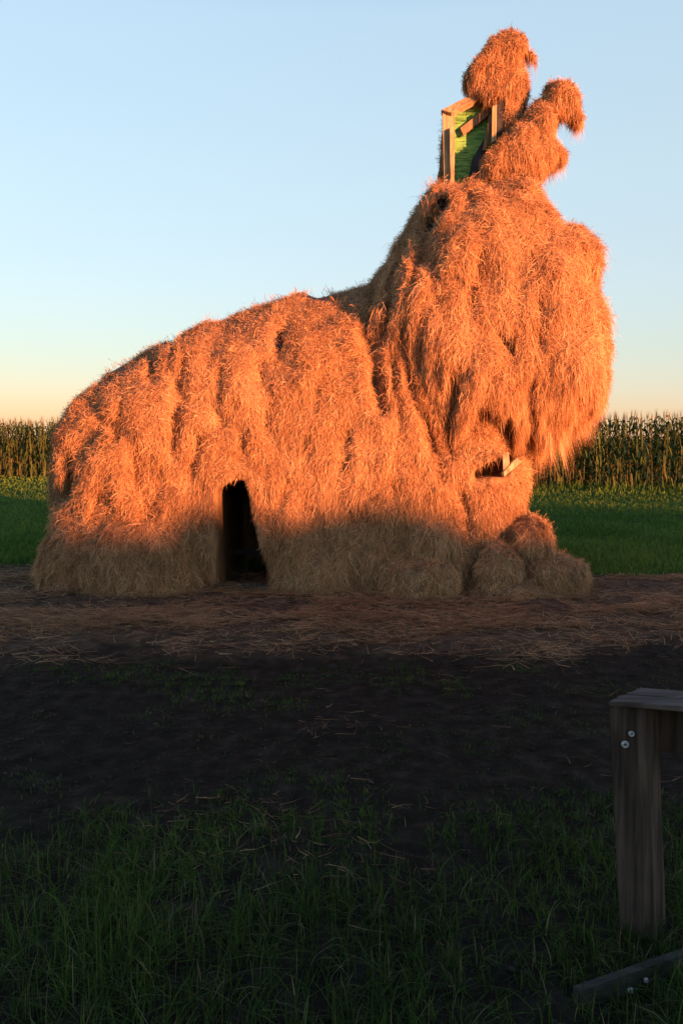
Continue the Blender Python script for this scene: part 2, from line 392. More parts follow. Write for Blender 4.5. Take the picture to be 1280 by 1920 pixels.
# ------------------------------------------------------------------ the hay sculpture: fields -> surfaces -> hay
class Field:
    def __init__(s, lo, hi, h):
        s.lo = np.array(lo, float); s.h = h
        s.n = np.ceil((np.array(hi) - s.lo) / h).astype(int) + 1
        s.ax = [s.lo[i] + h * np.arange(s.n[i]) for i in range(3)]
        s.X, s.Y, s.Z = np.meshgrid(*s.ax, indexing='ij')
        s.f = np.full(s.n, 9.0)
    def sample(s, P):
        g = (P - s.lo) / s.h; i = np.floor(g).astype(int)
        ok = np.all((i >= 0) & (i < s.n - 1), axis=1)
        i = np.clip(i, 0, s.n - 2); t = g - i
        r = 0
        for a in (0, 1):
            for b_ in (0, 1):
                for c in (0, 1):
                    wgt = (t[:, 0] if a else 1 - t[:, 0]) * (t[:, 1] if b_ else 1 - t[:, 1]) * (t[:, 2] if c else 1 - t[:, 2])
                    r = r + wgt * s.f[i[:, 0] + a, i[:, 1] + b_, i[:, 2] + c]
        return np.where(ok, r, 9.0)

def poly_sdf(poly, X, Z):
    """distance inside (+) / outside (-) a polygon in the XZ plane"""
    d = np.full(X.shape, 1e9); ins = np.zeros(X.shape, bool)
    for i in range(len(poly)):
        a, b_ = poly[i], poly[(i + 1) % len(poly)]
        ex, ez = b_[0] - a[0], b_[1] - a[1]
        wx, wz = X - a[0], Z - a[1]
        t = np.clip((wx * ex + wz * ez) / (ex * ex + ez * ez + 1e-12), 0, 1)
        d = np.minimum(d, np.hypot(wx - t * ex, wz - t * ez))
        c = (a[1] > Z) != (b_[1] > Z)
        ins ^= c & (X < (ex * (Z - a[1]) / (ez if abs(ez) > 1e-9 else 1e-9) + a[0]))
    return np.where(ins, d, -d)

def inflate(F, pxs, yc, T, Rr, shear=0.0):
    poly = [at(x, y, yc)[[0, 2]] for x, y in pxs]
    d = poly_sdf(poly, F.X[:, 0, :], F.Z[:, 0, :])[:, None, :]
    e = np.clip(1 - d / Rr, 0, None)
    yy = yc + shear * np.clip(F.Z - 1.5, 0, 3)
    return (np.sqrt(e ** 2 + ((F.Y - yy) / T) ** 2) - 1) * min(Rr, T)

def smin(a, b_, k):
    h = np.clip(0.5 + 0.5 * (b_ - a) / k, 0, 1); return b_ * (1 - h) + a * h - k * h * (1 - h)

def surface(F):
    """naive surface nets"""
    f = F.f; n0, n1, n2 = f.shape
    s = f < 0
    idx = -np.ones((n0 - 1, n1 - 1, n2 - 1), int)
    acc = np.zeros(idx.shape + (3,)); cnt = np.zeros(idx.shape)
    cor = [(a, b_, c) for a in (0, 1) for b_ in (0, 1) for c in (0, 1)]
    def cv(A, o): return A[o[0]:n0 - 1 + o[0], o[1]:n1 - 1 + o[1], o[2]:n2 - 1 + o[2]]
    for p in cor:
        for ax in range(3):
            if p[ax]: continue
            q = list(p); q[ax] = 1
            fa, fb = cv(f, p), cv(f, q); x = (fa < 0) != (fb < 0)
            t = np.where(x, fa / np.where(x, fa - fb, 1), 0)
            pos = np.zeros(idx.shape + (3,)); pos[...] = p; pos[..., ax] += t
            acc += np.where(x[..., None], pos, 0); cnt += x
    on = cnt > 0; idx[on] = np.arange(on.sum())
    V = (np.argwhere(on) + acc[on] / cnt[on][:, None]) * F.h + F.lo
    Qs = []
    for ax in range(3):
        u, v = (ax + 1) % 3, (ax + 2) % 3
        sl0 = [slice(1, -1)] * 3; sl0[ax] = slice(0, -1); sl1 = list(sl0); sl1[ax] = slice(1, None)
        a, b_ = s[tuple(sl0)], s[tuple(sl1)]; x = np.argwhere(a != b_)
        if not len(x): continue
        inside_first = a[tuple(x.T)]
        c = x.copy(); c[:, u] += 1; c[:, v] += 1
        def cell(du, dv):
            k = c.copy(); k[:, u] += du - 1; k[:, v] += dv - 1; return idx[tuple(k.T)]
        q = np.stack([cell(0, 0), cell(1, 0), cell(1, 1), cell(0, 1)], -1)
        q[~inside_first] = q[~inside_first][:, ::-1]; Qs.append(q)
    return V, np.concatenate(Qs)

def vert_normals(V, Q):
    fn = np.cross(V[Q[:, 2]] - V[Q[:, 0]], V[Q[:, 3]] - V[Q[:, 1]])
    N = np.zeros_like(V)
    for k in range(4): np.add.at(N, Q[:, k], fn)
    return nrm(N)

BALD = [(594, 552, 22, 10), (522, 642, 8, 12), (828, 380, 13, 16), (806, 418, 8, 15), (950, 640, 8, 9), (222, 690, 16, 7), (700, 720, 9, 26), (905, 775, 14, 12), (955, 800, 9, 20)]
GROOVES = [  # creases between the hanging locks: points, half-width in pixels of the photograph, depth in metres
    ([(835, 380), (805, 420), (788, 490)], 13, 0.20), ([(780, 510), (765, 570), (752, 640)], 9, 0.17), ([(762, 650), (772, 720), (784, 770)], 9, 0.17), ([(795, 770), (812, 850)], 11, 0.20),
    ([(800, 360), (770, 440), (750, 500)], 8, 0.15), ([(742, 520), (725, 600), (708, 650)], 10, 0.18), ([(700, 640), (706, 720), (716, 765)], 13, 0.20), ([(735, 470), (705, 540), (696, 570)], 9, 0.16), ([(690, 590), (680, 660)], 8, 0.14),
    ([(815, 450), (812, 520)], 7, 0.13), ([(802, 560), (790, 640), (786, 690)], 7, 0.14), ([(800, 700), (806, 745)], 7, 0.13), ([(735, 640), (738, 720), (752, 780)], 7, 0.14), ([(840, 520), (828, 610)], 6, 0.10), ([(830, 660), (820, 740)], 7, 0.12), ([(940, 625), (955, 640), (958, 662)], 11, 0.15), ([(885, 790), (918, 770), (950, 800), (962, 845)], 13, 0.20),
    ([(993, 720), (996, 770), (990, 830)], 8, 0.2), ([(860, 700), (840, 780), (845, 850)], 10, 0.18), ([(900, 480), (880, 540), (885, 580)], 8, 0.10), ([(1010, 560), (1004, 640)], 8, 0.10),
    ([(745, 780), (742, 850), (738, 930)], 7, 0.12), ([(820, 820), (826, 900)], 7, 0.12),
    ([(345, 670), (336, 740), (320, 833), (330, 855)], 8, 0.17), ([(374, 822), (356, 886)], 8, 0.15), ([(292, 676), (280, 715)], 7, 0.12), ([(138, 845), (130, 925)], 9, 0.16),
    ([(192, 928), (175, 975)], 8, 0.13), ([(525, 625), (520, 655)], 12, 0.14), ([(488, 680), (482, 705)], 7, 0.12), ([(502, 780), (494, 818)], 7, 0.12), ([(545, 905), (528, 945)], 8, 0.14),
    ([(230, 760), (215, 830)], 7, 0.10), ([(420, 690), (405, 760), (412, 800)], 7, 0.10), ([(455, 800), (448, 860)], 7, 0.10), ([(600, 690), (590, 770)], 8, 0.10), ([(650, 800), (640, 880)], 8, 0.10),
    ([(250, 860), (244, 920)], 7, 0.12), ([(300, 900), (290, 960)], 7, 0.12), ([(858, 915), (872, 945), (880, 1000)], 8, 0.12), ([(575, 820), (570, 880)], 6, 0.08)]
def seg_dist(px, py, pts):
    d = np.full(px.shape, 1e9)
    for (ax, ay), (bx_, by_) in zip(pts[:-1], pts[1:]):
        ex, ey = bx_ - ax, by_ - ay; t = np.clip(((px - ax) * ex + (py - ay) * ey) / (ex * ex + ey * ey), 0, 1)
        d = np.minimum(d, np.hypot(px - ax - t * ex, py - ay - t * ey))
    return d
def crease(F, yc):
    px, py = to_px(np.stack([F.X, F.Y, F.Z], -1).reshape(-1, 3))
    wob = 6 * fbm(F.X * 4, F.Y * 4, F.Z * 4, 401, 2).ravel(); px = px + wob; py = py + wob
    g_ = np.zeros(px.shape)
    for pts, wd, dp in GROOVES:
        g_ = np.maximum(g_, dp * np.exp(-(seg_dist(px, py, pts) / wd) ** 2))
    F.f += (g_.reshape(F.f.shape) + 0.0) * smooth(yc + 0.15, yc - 0.25, F.Y)
ALL_FIELDS = []
CARVE = []          # (poly xz, y0, y1): openings
def in_carve(P, grow=0.0):
    r = np.zeros(len(P), bool)
    for poly, y0, y1 in CARVE:
        r |= (poly_sdf(poly, P[:, 0], P[:, 2]) > -grow) & (P[:, 1] > y0) & (P[:, 1] < y1)
    return r

def hay(parent, F, V, Q, dens, L=(0.07, 0.20), width=0.0042, lock=34, spread=0.042, lift=0.030, seed=1, messy=0.55, hang=1.0, wild=0.65, droop=0.0, sel=None, bend=0.9):
    rg = np.random.default_rng(seed)
    N = vert_normals(V, Q)
    c = V[Q].mean(1); fn = nrm(np.cross(V[Q[:, 2]] - V[Q[:, 0]], V[Q[:, 3]] - V[Q[:, 1]]))
    area = 0.5 * np.linalg.norm(np.cross(V[Q[:, 2]] - V[Q[:, 0]], V[Q[:, 3]] - V[Q[:, 1]]), axis=1)
    tocam = nrm(np.array([0, 0, CAM_H]) - c)
    facing = (fn * tocam).sum(1)
    wgt = area * np.where(facing > -0.25, 1.0, 0.22) * (c[:, 2] > -0.05)
    for G in ALL_FIELDS:
        if G is not F: wgt = wgt * (G.sample(c) > -0.10)
    if sel is not None: wgt = wgt * sel(c, fn)
    n_str = int(dens * wgt.sum()); n_lock = max(8, n_str // lock)
    fi = rg.choice(len(Q), n_lock, p=wgt / wgt.sum())
    uv = rg.random((n_lock, 2, 1)); A, B, C, D = (V[Q[fi, k]] for k in range(4))
    LP = (A * (1 - uv[:, 0]) + B * uv[:, 0]) * (1 - uv[:, 1]) + (D * (1 - uv[:, 0]) + C * uv[:, 0]) * uv[:, 1]
    A, B, C, D = (N[Q[fi, k]] for k in range(4))
    LN = nrm((A * (1 - uv[:, 0]) + B * uv[:, 0]) * (1 - uv[:, 1]) + (D * (1 - uv[:, 0]) + C * uv[:, 0]) * uv[:, 1])
    g = np.array([0, 0, -1.0])
    ldir = nrm(g - (LN @ g)[:, None] * LN + 0.12 * rg.normal(size=LN.shape))
    swirl = wild * 1.8 * fbm(LP[:, 0] * 1.1, LP[:, 1] * 1.1, LP[:, 2] * 1.1, seed + 3, 2) + wild * rg.normal(size=n_lock)
    side = np.cross(LN, ldir)
    ldir = nrm(ldir * np.cos(swirl)[:, None] + side * np.sin(swirl)[:, None])
    lL = L[0] + (L[1] - L[0]) * rg.random(n_lock) ** 1.4
    llift = lift * rg.random(n_lock) ** 1.5
    ltone = 0.5 + 0.16 * rg.normal(size=n_lock) + 0.22 * fbm(LP[:, 0] * 0.9, LP[:, 1] * 0.9, LP[:, 2] * 0.9, seed + 9, 2)
    k = rg.integers(0, n_lock, n_str)
    Nn, Dd, Sd = LN[k], ldir[k], np.cross(LN[k], ldir[k])
    off = rg.normal(size=(n_str, 2)) * spread
    root = LP[k] + Sd * off[:, :1] + Dd * off[:, 1:] * 1.4 - Nn * 0.015
    mess = rg.random(n_str) < messy
    ang = np.where(mess, rg.normal(size=n_str) * 1.2, rg.normal(size=n_str) * 0.20)
    dirs = nrm(Dd * np.cos(ang)[:, None] + Sd * np.sin(ang)[:, None])
    Ls = lL[k] * (0.55 + 0.7 * rg.random(n_str)) * np.where(mess, 0.6, 1.0)
    flat = smooth(0.45, 0.95, Nn[:, 2]); Ls = Ls * (1 - 0.45 * flat)
    up0 = (1 - 0.7 * flat) * llift[k] + np.abs(rg.normal(size=n_str)) * 0.018 + np.where(mess, 0.022 * rg.random(n_str), 0)
    over = smooth(0.25, -0.2, Nn[:, 2]) * hang
    conv = -off[:, :1] * Sd * 0.55 * (~mess)[:, None]
    curl = np.cross(Nn, dirs) * (rg.normal(size=n_str) * 0.10 * Ls)[:, None]
    K = 3; P = np.empty((n_str, K, 3))
    for j in range(K):
        t = j / (K - 1)
        d = dirs * (Ls * t)[:, None]
        fall = g[None, :] * (Ls * t)[:, None] * 0.98 + dirs * (Ls * t * (1 - t) * 0.3)[:, None]
        mixw = (over * t ** 0.7)[:, None]
        P[:, j] = root + d * (1 - mixw) + fall * mixw + Nn * (up0 * math.sin(min(1, t * 1.25) * math.pi * 0.62))[:, None] + conv * t + curl * t * t
        P[:, j] -= Nn * ((Ls * t) ** 2 * 0.5 / bend * (1 - over))[:, None]
        if droop: P[:, j, 2] -= droop * t * t * Ls
    # thin the hay over bare spots and openings
    px, py = to_px(P[:, 1])
    keep = np.ones(n_str, bool)
    for (bx, by, rx, ry) in BALD:
        q = ((px - bx) / rx) ** 2 + ((py - by) / ry) ** 2
        keep &= (q > 0.55 + 0.7 * rg.random(n_str)) | (rg.random(n_str) < 0.06)
    for pts, wd, dp in GROOVES:
        near = seg_dist(px + 5 * rg.normal(size=n_str), py, pts) < wd * 0.62
        keep &= ~near | (rg.random(n_str) < (0.5 if dp > 0.13 else 0.8))
    keep &= ~in_carve(root, 0.035)
    tipin = in_carve(0.4 * P[:, 1] + 0.6 * P[:, 2], 0.0)
    keep &= ~tipin | (rg.random(n_str) < 0.16)
    keep &= root[:, 2] > -0.03
    P = P[keep]; P[:, :, 2] = np.maximum(P[:, :, 2], 0.004)
    Wv = nrm(np.cross(dirs[keep], Nn[keep] + 0.55 * rg.normal(size=(keep.sum(), 3))))
    tone = np.clip(ltone[k][keep] + 0.22 * rg.normal(size=keep.sum()), 0, 1)
    wd = width * (0.55 + 1.0 * rg.random(keep.sum()) ** 2)
    o = obj('hay', ribbons('hay', P, Wv, wd, tone, M_hay), parent)
    tag(o, kind='stuff'); return o

base = at(520, 1110, 9.0)
hare = empty('hay_sculpture', (base[0], 9.0, 0))
tag(hare, 'giant long-eared hare sculpture covered in orange hay, with doorway in its side', 'hay sculpture')

# body -----------------------------------------------------------
YB = 9.15
body_px = [(112, 1350), (108, 1000), (110, 930), (106, 862), (114, 805), (152, 745), (212, 692), (300, 637), (400, 602), (480, 575), (560, 554), (604, 560),
           (650, 558), (700, 530), (800, 560), (900, 640), (960, 800), (984, 880), (974, 960), (962, 1010), (975, 1100), (975, 1350)]
def lumps(F, amp, ridge, seed, shear=0.25):
    big = fbm(F.X * 1.3, F.Y * 1.3, F.Z * 1.1, seed, 2)
    rid = fbm((F.X + shear * F.Z) * 3.6, F.Y * 3.6, F.Z * 0.95, seed + 5, 2)
    cre = np.clip(1 - np.abs(fbm((F.X + shear * F.Z) * 1.9, F.Y * 1.9, F.Z * 0.8, seed + 21, 2)) / 0.16, 0, 1) ** 1.5
    cre = cre * smooth(-0.1, 0.25, fbm(F.X * 0.9, F.Y * 0.9, F.Z * 0.9, seed + 25, 1))
    fine = fbm(F.X * 7, F.Y * 7, F.Z * 5.0, seed + 8, 2)
    return amp * big + ridge * rid + 2.2 * ridge * cre + 0.05 * fine + 0.03
Fb = Field((-3.9, 7.2, -0.3), (2.7, 10.9, 4.1), 0.06)
Fb.f = inflate(Fb, body_px, YB, 1.28, 1.25)
Fb.f += lumps(Fb, 0.085, 0.055, 3)
door_px = [(409, 1200), (410, 1100), (410, 918), (428, 906), (458, 896), (468, 930), (474, 970), (484, 1010), (500, 1060), (506, 1100), (508, 1200)]
door_poly = [at(x, y, 8.0)[[0, 2]] for x, y in door_px]
CARVE.append((door_poly, 6.5, 9.9))
# head and neck ----------------------------------------------------
YH = 8.75
head_px = [(650, 590), (690, 535), (722, 492), (752, 432), (776, 384), (800, 352), (850, 358), (920, 350), (985, 358), (1008, 388), (1046, 420), (1074, 428), (1106, 466),
           (1116, 502), (1116, 548), (1130, 610), (1138, 660), (1134, 735), (1122, 782), (1080, 800), (1046, 815), (1000, 826), (955, 842), (880, 862), (800, 850), (740, 815),
           (705, 770), (690, 700), (672, 640)]
Fh = Field((-0.4, 7.0, 1.2), (3.7, 10.6, 5.1), 0.06)
Fh.f = inflate(Fh, head_px, YH, 1.12, 0.95)
left = smooth(0.9, 0.1, Fh.X)
Fh.f += lumps(Fh, 0.09, 0.06, 13, 0.12) + 0.20 * left * fbm((Fh.X - 0.35 * Fh.Z) * 2.6, Fh.Y * 2.6, Fh.Z * 0.6, 77, 2)
# chin recess between the hanging locks, and the mouth slot
q = at(925, 800, 7.75); Fh.f = np.maximum(Fh.f, 0.15 - np.sqrt(((Fh.X - q[0]) / 1.35) ** 2 + ((Fh.Y - q[1]) / 1.2) ** 2 + ((Fh.Z - q[2]) / 0.8) ** 2))
# chest ------------------------------------------------------------
chest_px = [(720, 1350), (735, 960), (745, 800), (800, 700), (940, 740), (985, 860), (978, 930), (966, 985), (958, 1350)]
Fc = Field((0.2, 7.2, -0.3), (2.6, 9.8, 2.6), 0.06)
Fc.f = inflate(Fc, chest_px, 8.62, 0.68, 0.55)
Fc.f += lumps(Fc, 0.06, 0.04, 23)
mouth_px = [(886, 897), (889, 882), (915, 868), (938, 858), (952, 850), (966, 848), (962, 880), (945, 896), (920, 893)]
CARVE.append(([at(x, y, 8.0)[[0, 2]] for x, y in mouth_px], 6.5, 8.6))
# ears ---------------------------------------------------------------
earA_px = [(872, 172), (867, 150), (871, 130), (888, 110), (902, 92), (916, 66), (934, 57), (956, 55), (980, 66), (996, 94), (1006, 122), (1011, 152), (1000, 146), (988, 118), (978, 108),
           (986, 150), (986, 188), (974, 236), (958, 268), (938, 272), (930, 240), (928, 208), (905, 198), (888, 180)]
Fe = Field((1.0, 8.1, 4.9), (2.6, 9.5, 6.7), 0.035)
Fe.f = inflate(Fe, earA_px, 8.8, 0.22, 0.14) + lumps(Fe, 0.02, 0.005, 33) - 0.008
earB_px = [(896, 420), (896, 300), (915, 282), (945, 255), (985, 205), (1012, 184), (1016, 158), (1044, 149), (1070, 164), (1084, 196), (1093, 236), (1080, 236), (1062, 222), (1046, 236), (1038, 266),
           (1060, 282), (1066, 310), (1036, 312), (1004, 350), (1000, 420)]
Ff = Field((1.2, 7.8, 4.4), (3.2, 9.4, 6.1), 0.035)
Ff.f = inflate(Ff, earB_px, 8.6, 0.30, 0.16) + lumps(Ff, 0.025, 0.008, 43) + 0.004
# the rest of the first ear, behind its wooden frame
earC_px = [(808, 365), (816, 300), (824, 225), (880, 190), (960, 200), (955, 300), (930, 370)]
Fg = Field((0.9, 8.5, 4.3), (2.4, 9.7, 5.8), 0.05)
Fg.f = inflate(Fg, earC_px, 9.18, 0.14, 0.22) + lumps(Fg, 0.02, 0.01, 53)

def ball(x0, x1, y0, y1, Yc, ry, p=2.4, seed=1, amp=0.05, h=0.05, flare=0.0):
    a, b_ = at(x0, y1, Yc), at(x1, y0, Yc); c = (a + b_) / 2; rx, rz = (b_[0] - a[0]) / 2, (b_[2] - a[2]) / 2
    F = Field((c[0] - rx - .25, Yc - ry - .25, max(-0.3, c[2] - rz - .25)), (c[0] + rx + .25, Yc + ry + .25, c[2] + rz + .25), h)
    fl = 1 - flare * np.clip(F.Z / max(c[2] + rz, 0.1), 0, 1)
    F.f = ((np.abs((F.X - c[0]) / rx / fl) ** p + np.abs((F.Y - Yc) / ry / fl) ** p + np.abs((F.Z - c[2]) / rz) ** p) ** (1 / p) - 1) * min(rx, ry, rz)
    F.f += lumps(F, amp, 0.03, seed)
    return F
LOW = [('haunch', ball(92, 262, 920, 1290, 8.6, 0.84, 2.4, 61, flare=0.22)), ('haunch', ball(150, 418, 930, 1290, 8.32, 0.72, 2.5, 62, 0.07, flare=0.14)), ('thigh', ball(486, 720, 915, 1290, 8.40, 0.70, 2.5, 63, 0.07, flare=0.12)),
       ('hay_heap', ball(590, 790, 955, 1260, 8.15, 0.46, 2.5, 64, 0.06, flare=0.12)), ('hay_bale', ball(706, 858, 1042, 1190, 7.76, 0.40, 3.8, 65, 0.02)), ('thigh', ball(680, 900, 925, 1260, 8.3, 0.60, 2.5, 66, 0.06, flare=0.10)),
       ('paw', ball(872, 985, 1000, 1180, 7.98, 0.42, 2.6, 67, 0.03, flare=0.1)), ('hay_heap', ball(840, 1080, 1084, 1215, 7.74, 0.50, 1.8, 68, 0.03)), ('paw', ball(938, 1040, 962, 1100, 8.2, 0.36, 2.8, 69, 0.015)),
       ('hay_bale', ball(970, 1106, 1036, 1185, 7.95, 0.36, 3.8, 70, 0.015))]
for F, yc in ((Fb, YB), (Fh, YH), (Fc, 8.62)): crease(F, yc)
for _, F in LOW: crease(F, 9.5)
for poly, y0, y1 in CARVE:
    for F in [Fb, Fc, Fh] + [f for _, f in LOW]:
        d = poly_sdf(poly, F.X[:, 0, :], F.Z[:, 0, :])[:, None, :]
        F.f = np.maximum(F.f, np.minimum(np.minimum(d, F.Y - y0), y1 - F.Y))
ALL_FIELDS[:] = [Fb, Fh, Fc, Fe, Ff, Fg] + [f for _, f in LOW]

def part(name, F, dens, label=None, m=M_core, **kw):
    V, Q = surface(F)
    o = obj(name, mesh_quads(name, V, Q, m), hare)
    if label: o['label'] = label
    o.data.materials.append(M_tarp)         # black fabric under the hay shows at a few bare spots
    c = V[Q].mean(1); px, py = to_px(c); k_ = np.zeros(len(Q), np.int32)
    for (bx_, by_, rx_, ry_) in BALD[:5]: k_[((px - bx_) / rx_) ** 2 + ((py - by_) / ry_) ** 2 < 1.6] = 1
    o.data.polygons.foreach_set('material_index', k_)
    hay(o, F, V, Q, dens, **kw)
    return o
part('body', Fb, 10500, seed=1)
head = part('head', Fh, 10500, seed=2, L=(0.09, 0.27), lift=0.036)
# wisps hanging under the cheek
V_, Q_ = surface(Fh)
hay(head, Fh, V_, Q_, 4200, seed=71, L=(0.14, 0.42), lock=18, spread=0.02, lift=0.02, messy=0.08, wild=0.12, width=0.0045, sel=lambda c, n: (n[:, 2] < 0.1) * (c[:, 0] > 1.7) * (c[:, 2] < 2.0))
hay(head, Fh, V_, Q_, 1500, seed=72, L=(0.25, 0.62), lock=60, spread=0.014, lift=0.02, messy=0.03, wild=0.08, width=0.0045, sel=lambda c, n: (n[:, 2] < -0.1) * (c[:, 0] > 1.9) * (c[:, 2] < 1.85))
part('chest', Fc, 10000, seed=3)
ear_ = part('ear', Fe, 20000, seed=4, L=(0.04, 0.12), spread=0.02, lift=0.022, lock=22, wild=0.8, bend=0.35, messy=0.55)
V_, Q_ = surface(Fe)
hay(ear_, Fe, V_, Q_, 5200, seed=84, L=(0.10, 0.24), spread=0.015, lift=0.02, lock=14, wild=0.25, messy=0.15, bend=0.6, width=0.0038, sel=lambda c, n: (n[:, 2] < 0.15) * 1.0)
ear_ = part('ear', Ff, 20000, seed=5, L=(0.04, 0.12), spread=0.02, lift=0.022, lock=22, wild=0.8, bend=0.35, messy=0.55)
V_, Q_ = surface(Ff)
hay(ear_, Ff, V_, Q_, 5200, seed=85, L=(0.10, 0.24), spread=0.015, lift=0.02, lock=14, wild=0.25, messy=0.15, bend=0.6, width=0.0038, sel=lambda c, n: (n[:, 2] < 0.15) * 1.0)
part('ear_back', Fg, 6000, seed=6, L=(0.08, 0.2), spread=0.03, lift=0.03, lock=30)
for i, (nm, F) in enumerate(LOW):
    if nm in ('paw', 'hay_bale'): part(nm, F, 13000, seed=20 + i, L=(0.06, 0.17), spread=0.03, lift=0.018, lock=30, wild=0.25, messy=0.22, bend=0.3)
    else: part(nm, F, 10500, seed=20 + i, L=(0.10, 0.30), spread=0.04, lift=0.045, lock=44, wild=0.38, messy=0.28, bend=0.5)

# ------------------------------------------------------------------ boards
def board(name, corners, thick, m, parent, bevel=0.004, label=None):
    """a plank: four face corners (world), thickness away from the camera"""
    c = [np.array(q, float) for q in corners]
    nn = nrm(np.cross(c[1] - c[0], c[3] - c[0]))
    mid = sum(c) / 4
    if nn @ (np.array([0, 0, CAM_H]) - mid) > 0: nn = -nn
    V = np.array(c + [q + nn * thick for q in c])
    me = bpy.data.meshes.new(name)
    F = [(0, 1, 2, 3), (7, 6, 5, 4), (0, 4, 5, 1), (1, 5, 6, 2), (2, 6, 7, 3), (3, 7, 4, 0)]
    me.from_pydata([tuple(v) for v in V], [], F); me.update()
    import bmesh
    bm = bmesh.new(); bm.from_mesh(me)
    bmesh.ops.recalc_face_normals(bm, faces=bm.faces)
    bmesh.ops.bevel(bm, geom=list(bm.edges), offset=bevel, segments=2, affect='EDGES')
    bm.to_mesh(me); bm.free()
    o = obj(name, me, parent, m)
    if label: o['label'] = label
    return o
def pxq(pts): return [at(x, y, Y) for x, y, Y in pts]
# ear frame
frame = board('ear_frame_board', pxq([(828, 207, 8.72), (852, 214, 8.70), (852, 352, 8.70), (832, 352, 8.72)]), 0.05, M_raw, hare)
board('ear_frame_edge', pxq([(842, 240, 8.66), (851, 236, 8.66), (851, 352, 8.66), (844, 352, 8.66)]), 0.03, M_raw, frame)
board('ear_frame_board', pxq([(826, 206, 8.70), (884, 176, 8.76), (893, 186, 8.72), (846, 211, 8.66)]), 0.07, M_raw, hare)
board('ear_net', pxq([(848, 205, 8.84), (915, 172, 8.84), (925, 350, 8.84), (848, 356, 8.84)]), 0.01, M_net, hare, 0.001, 'green woven netting stretched in the open ear')
board('ear_frame_board', pxq([(862, 240, 8.78), (916, 198, 8.78), (918, 214, 8.78), (868, 254, 8.78)]), 0.03, M_dull, hare)
board('ear_frame_board', pxq([(917, 215, 8.70), (926, 213, 8.70), (912, 282, 8.70), (904, 282, 8.70)]), 0.03, M_dull, hare)
board('ear_dark_panel', pxq([(876, 352, 8.76), (884, 300, 8.76), (910, 255, 8.76), (915, 356, 8.76)]), 0.02, M_tarp, hare, 0.002)  # black triangular panel in the ear opening
board('ear_dark_panel', pxq([(932, 196, 8.62), (944, 186, 8.62), (942, 250, 8.62), (930, 254, 8.62)]), 0.02, M_tarp, hare, 0.002)  # black strip stands in for the shade inside the narrow gap
board('ear_frame_board', pxq([(922, 200, 8.60), (931, 195, 8.60), (930, 262, 8.60), (921, 268, 8.60)]), 0.03, M_raw, hare)
# mouth boards
board('mouth_board', pxq([(941, 852, 7.86), (952, 846, 7.86), (955, 868, 7.84), (943, 889, 7.82)]), 0.03, M_raw, hare)
board('mouth_board', pxq([(943, 886, 7.80), (968, 858, 7.86), (978, 866, 7.86), (945, 894, 7.80)]), 0.05, M_raw, hare)
# doorway timber
board('door_jamb', pxq([(403, 915, 8.02), (409, 915, 8.02), (410, 1106, 8.02), (403, 1106, 8.02)]), 0.06, M_dull, hare)
board('door_threshold', pxq([(404, 1092, 7.98), (508, 1094, 7.98), (510, 1108, 7.90), (402, 1106, 7.90)]), 0.05, M_foot, hare)
board('door_rail', pxq([(430, 1030, 9.0), (520, 1030, 9.0), (520, 1040, 9.0), (430, 1040, 9.0)]), 0.03, M_foot, hare)

# ------------------------------------------------------------------ hay litter on the ground
def scatter(n, x0, x1, y0, y1, dens, seed):
    rg = np.random.default_rng(seed); out = []
    while sum(map(len, out)) < n:
        x = x0 + (x1 - x0) * rg.random(n * 2); y = y0 + (y1 - y0) * rg.random(n * 2)
        ok = rg.random(n * 2) < dens(x, y); out.append(np.stack([x[ok], y[ok]], -1))
    return np.concatenate(out)[:n], rg
def flat_strands(name, n, x0, x1, y0, y1, dens, seed, Lr, width, zs, tone0):
    p, rg = scatter(n, x0, x1, y0, y1, dens, seed)
    a = rg.random(n) * math.pi; a = np.where(rg.random(n) < 0.5, rg.normal(size=n) * 0.5, a)
    L = Lr[0] + (Lr[1] - Lr[0]) * rg.random(n) ** 1.5
    d = np.stack([np.cos(a), np.sin(a)], -1); s = np.stack([-np.sin(a), np.cos(a)], -1)
    cv = rg.normal(size=n) * 0.22
    P = np.empty((n, 3, 3))
    zl = zs * rg.random(n) ** 2 ; tilt = rg.normal(size=n) * 0.06
    for j in range(3):
        t = j / 2 - 0.5
        q = p + d * (L * t)[:, None] + s * (cv * L * (t * t - 0.1))[:, None]
        P[:, j, :2] = q; P[:, j, 2] = ground_z(q[:, 0], q[:, 1]) + 0.006 + zl + np.maximum(0, tilt * L * t * 3)
    W = nrm(np.stack([s[:, 0], s[:, 1], rg.normal(size=n) * 0.4], -1))
    tone = np.clip(tone0 + 0.2 * rg.normal(size=n) + 0.2 * fbm(p[:, 0] * 2, p[:, 1] * 3, p[:, 0] * 0, seed), 0, 1)
    return ribbons(name, P, W, width * (0.6 + 0.8 * rg.random(n)), tone, M_hay)
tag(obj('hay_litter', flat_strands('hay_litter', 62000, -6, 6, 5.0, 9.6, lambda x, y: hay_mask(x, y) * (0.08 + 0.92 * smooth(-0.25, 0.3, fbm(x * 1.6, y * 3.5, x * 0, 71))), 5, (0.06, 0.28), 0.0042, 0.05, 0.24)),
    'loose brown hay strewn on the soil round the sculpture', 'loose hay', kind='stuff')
tag(obj('dry_stalks', flat_strands('dry_stalks', 1100, -3.5, 3.5, 1.8, 5.8, lambda x, y: 0.03 + 0.9 * smooth(0.22, 0.5, fbm(x * 1.5, y * 2.2, x * 0, 73)), 6, (0.02, 0.15), 0.003, 0.04, 0.08)),
    'scattered dry stalks and straw on the dark bare soil', 'dry stalks', kind='stuff')

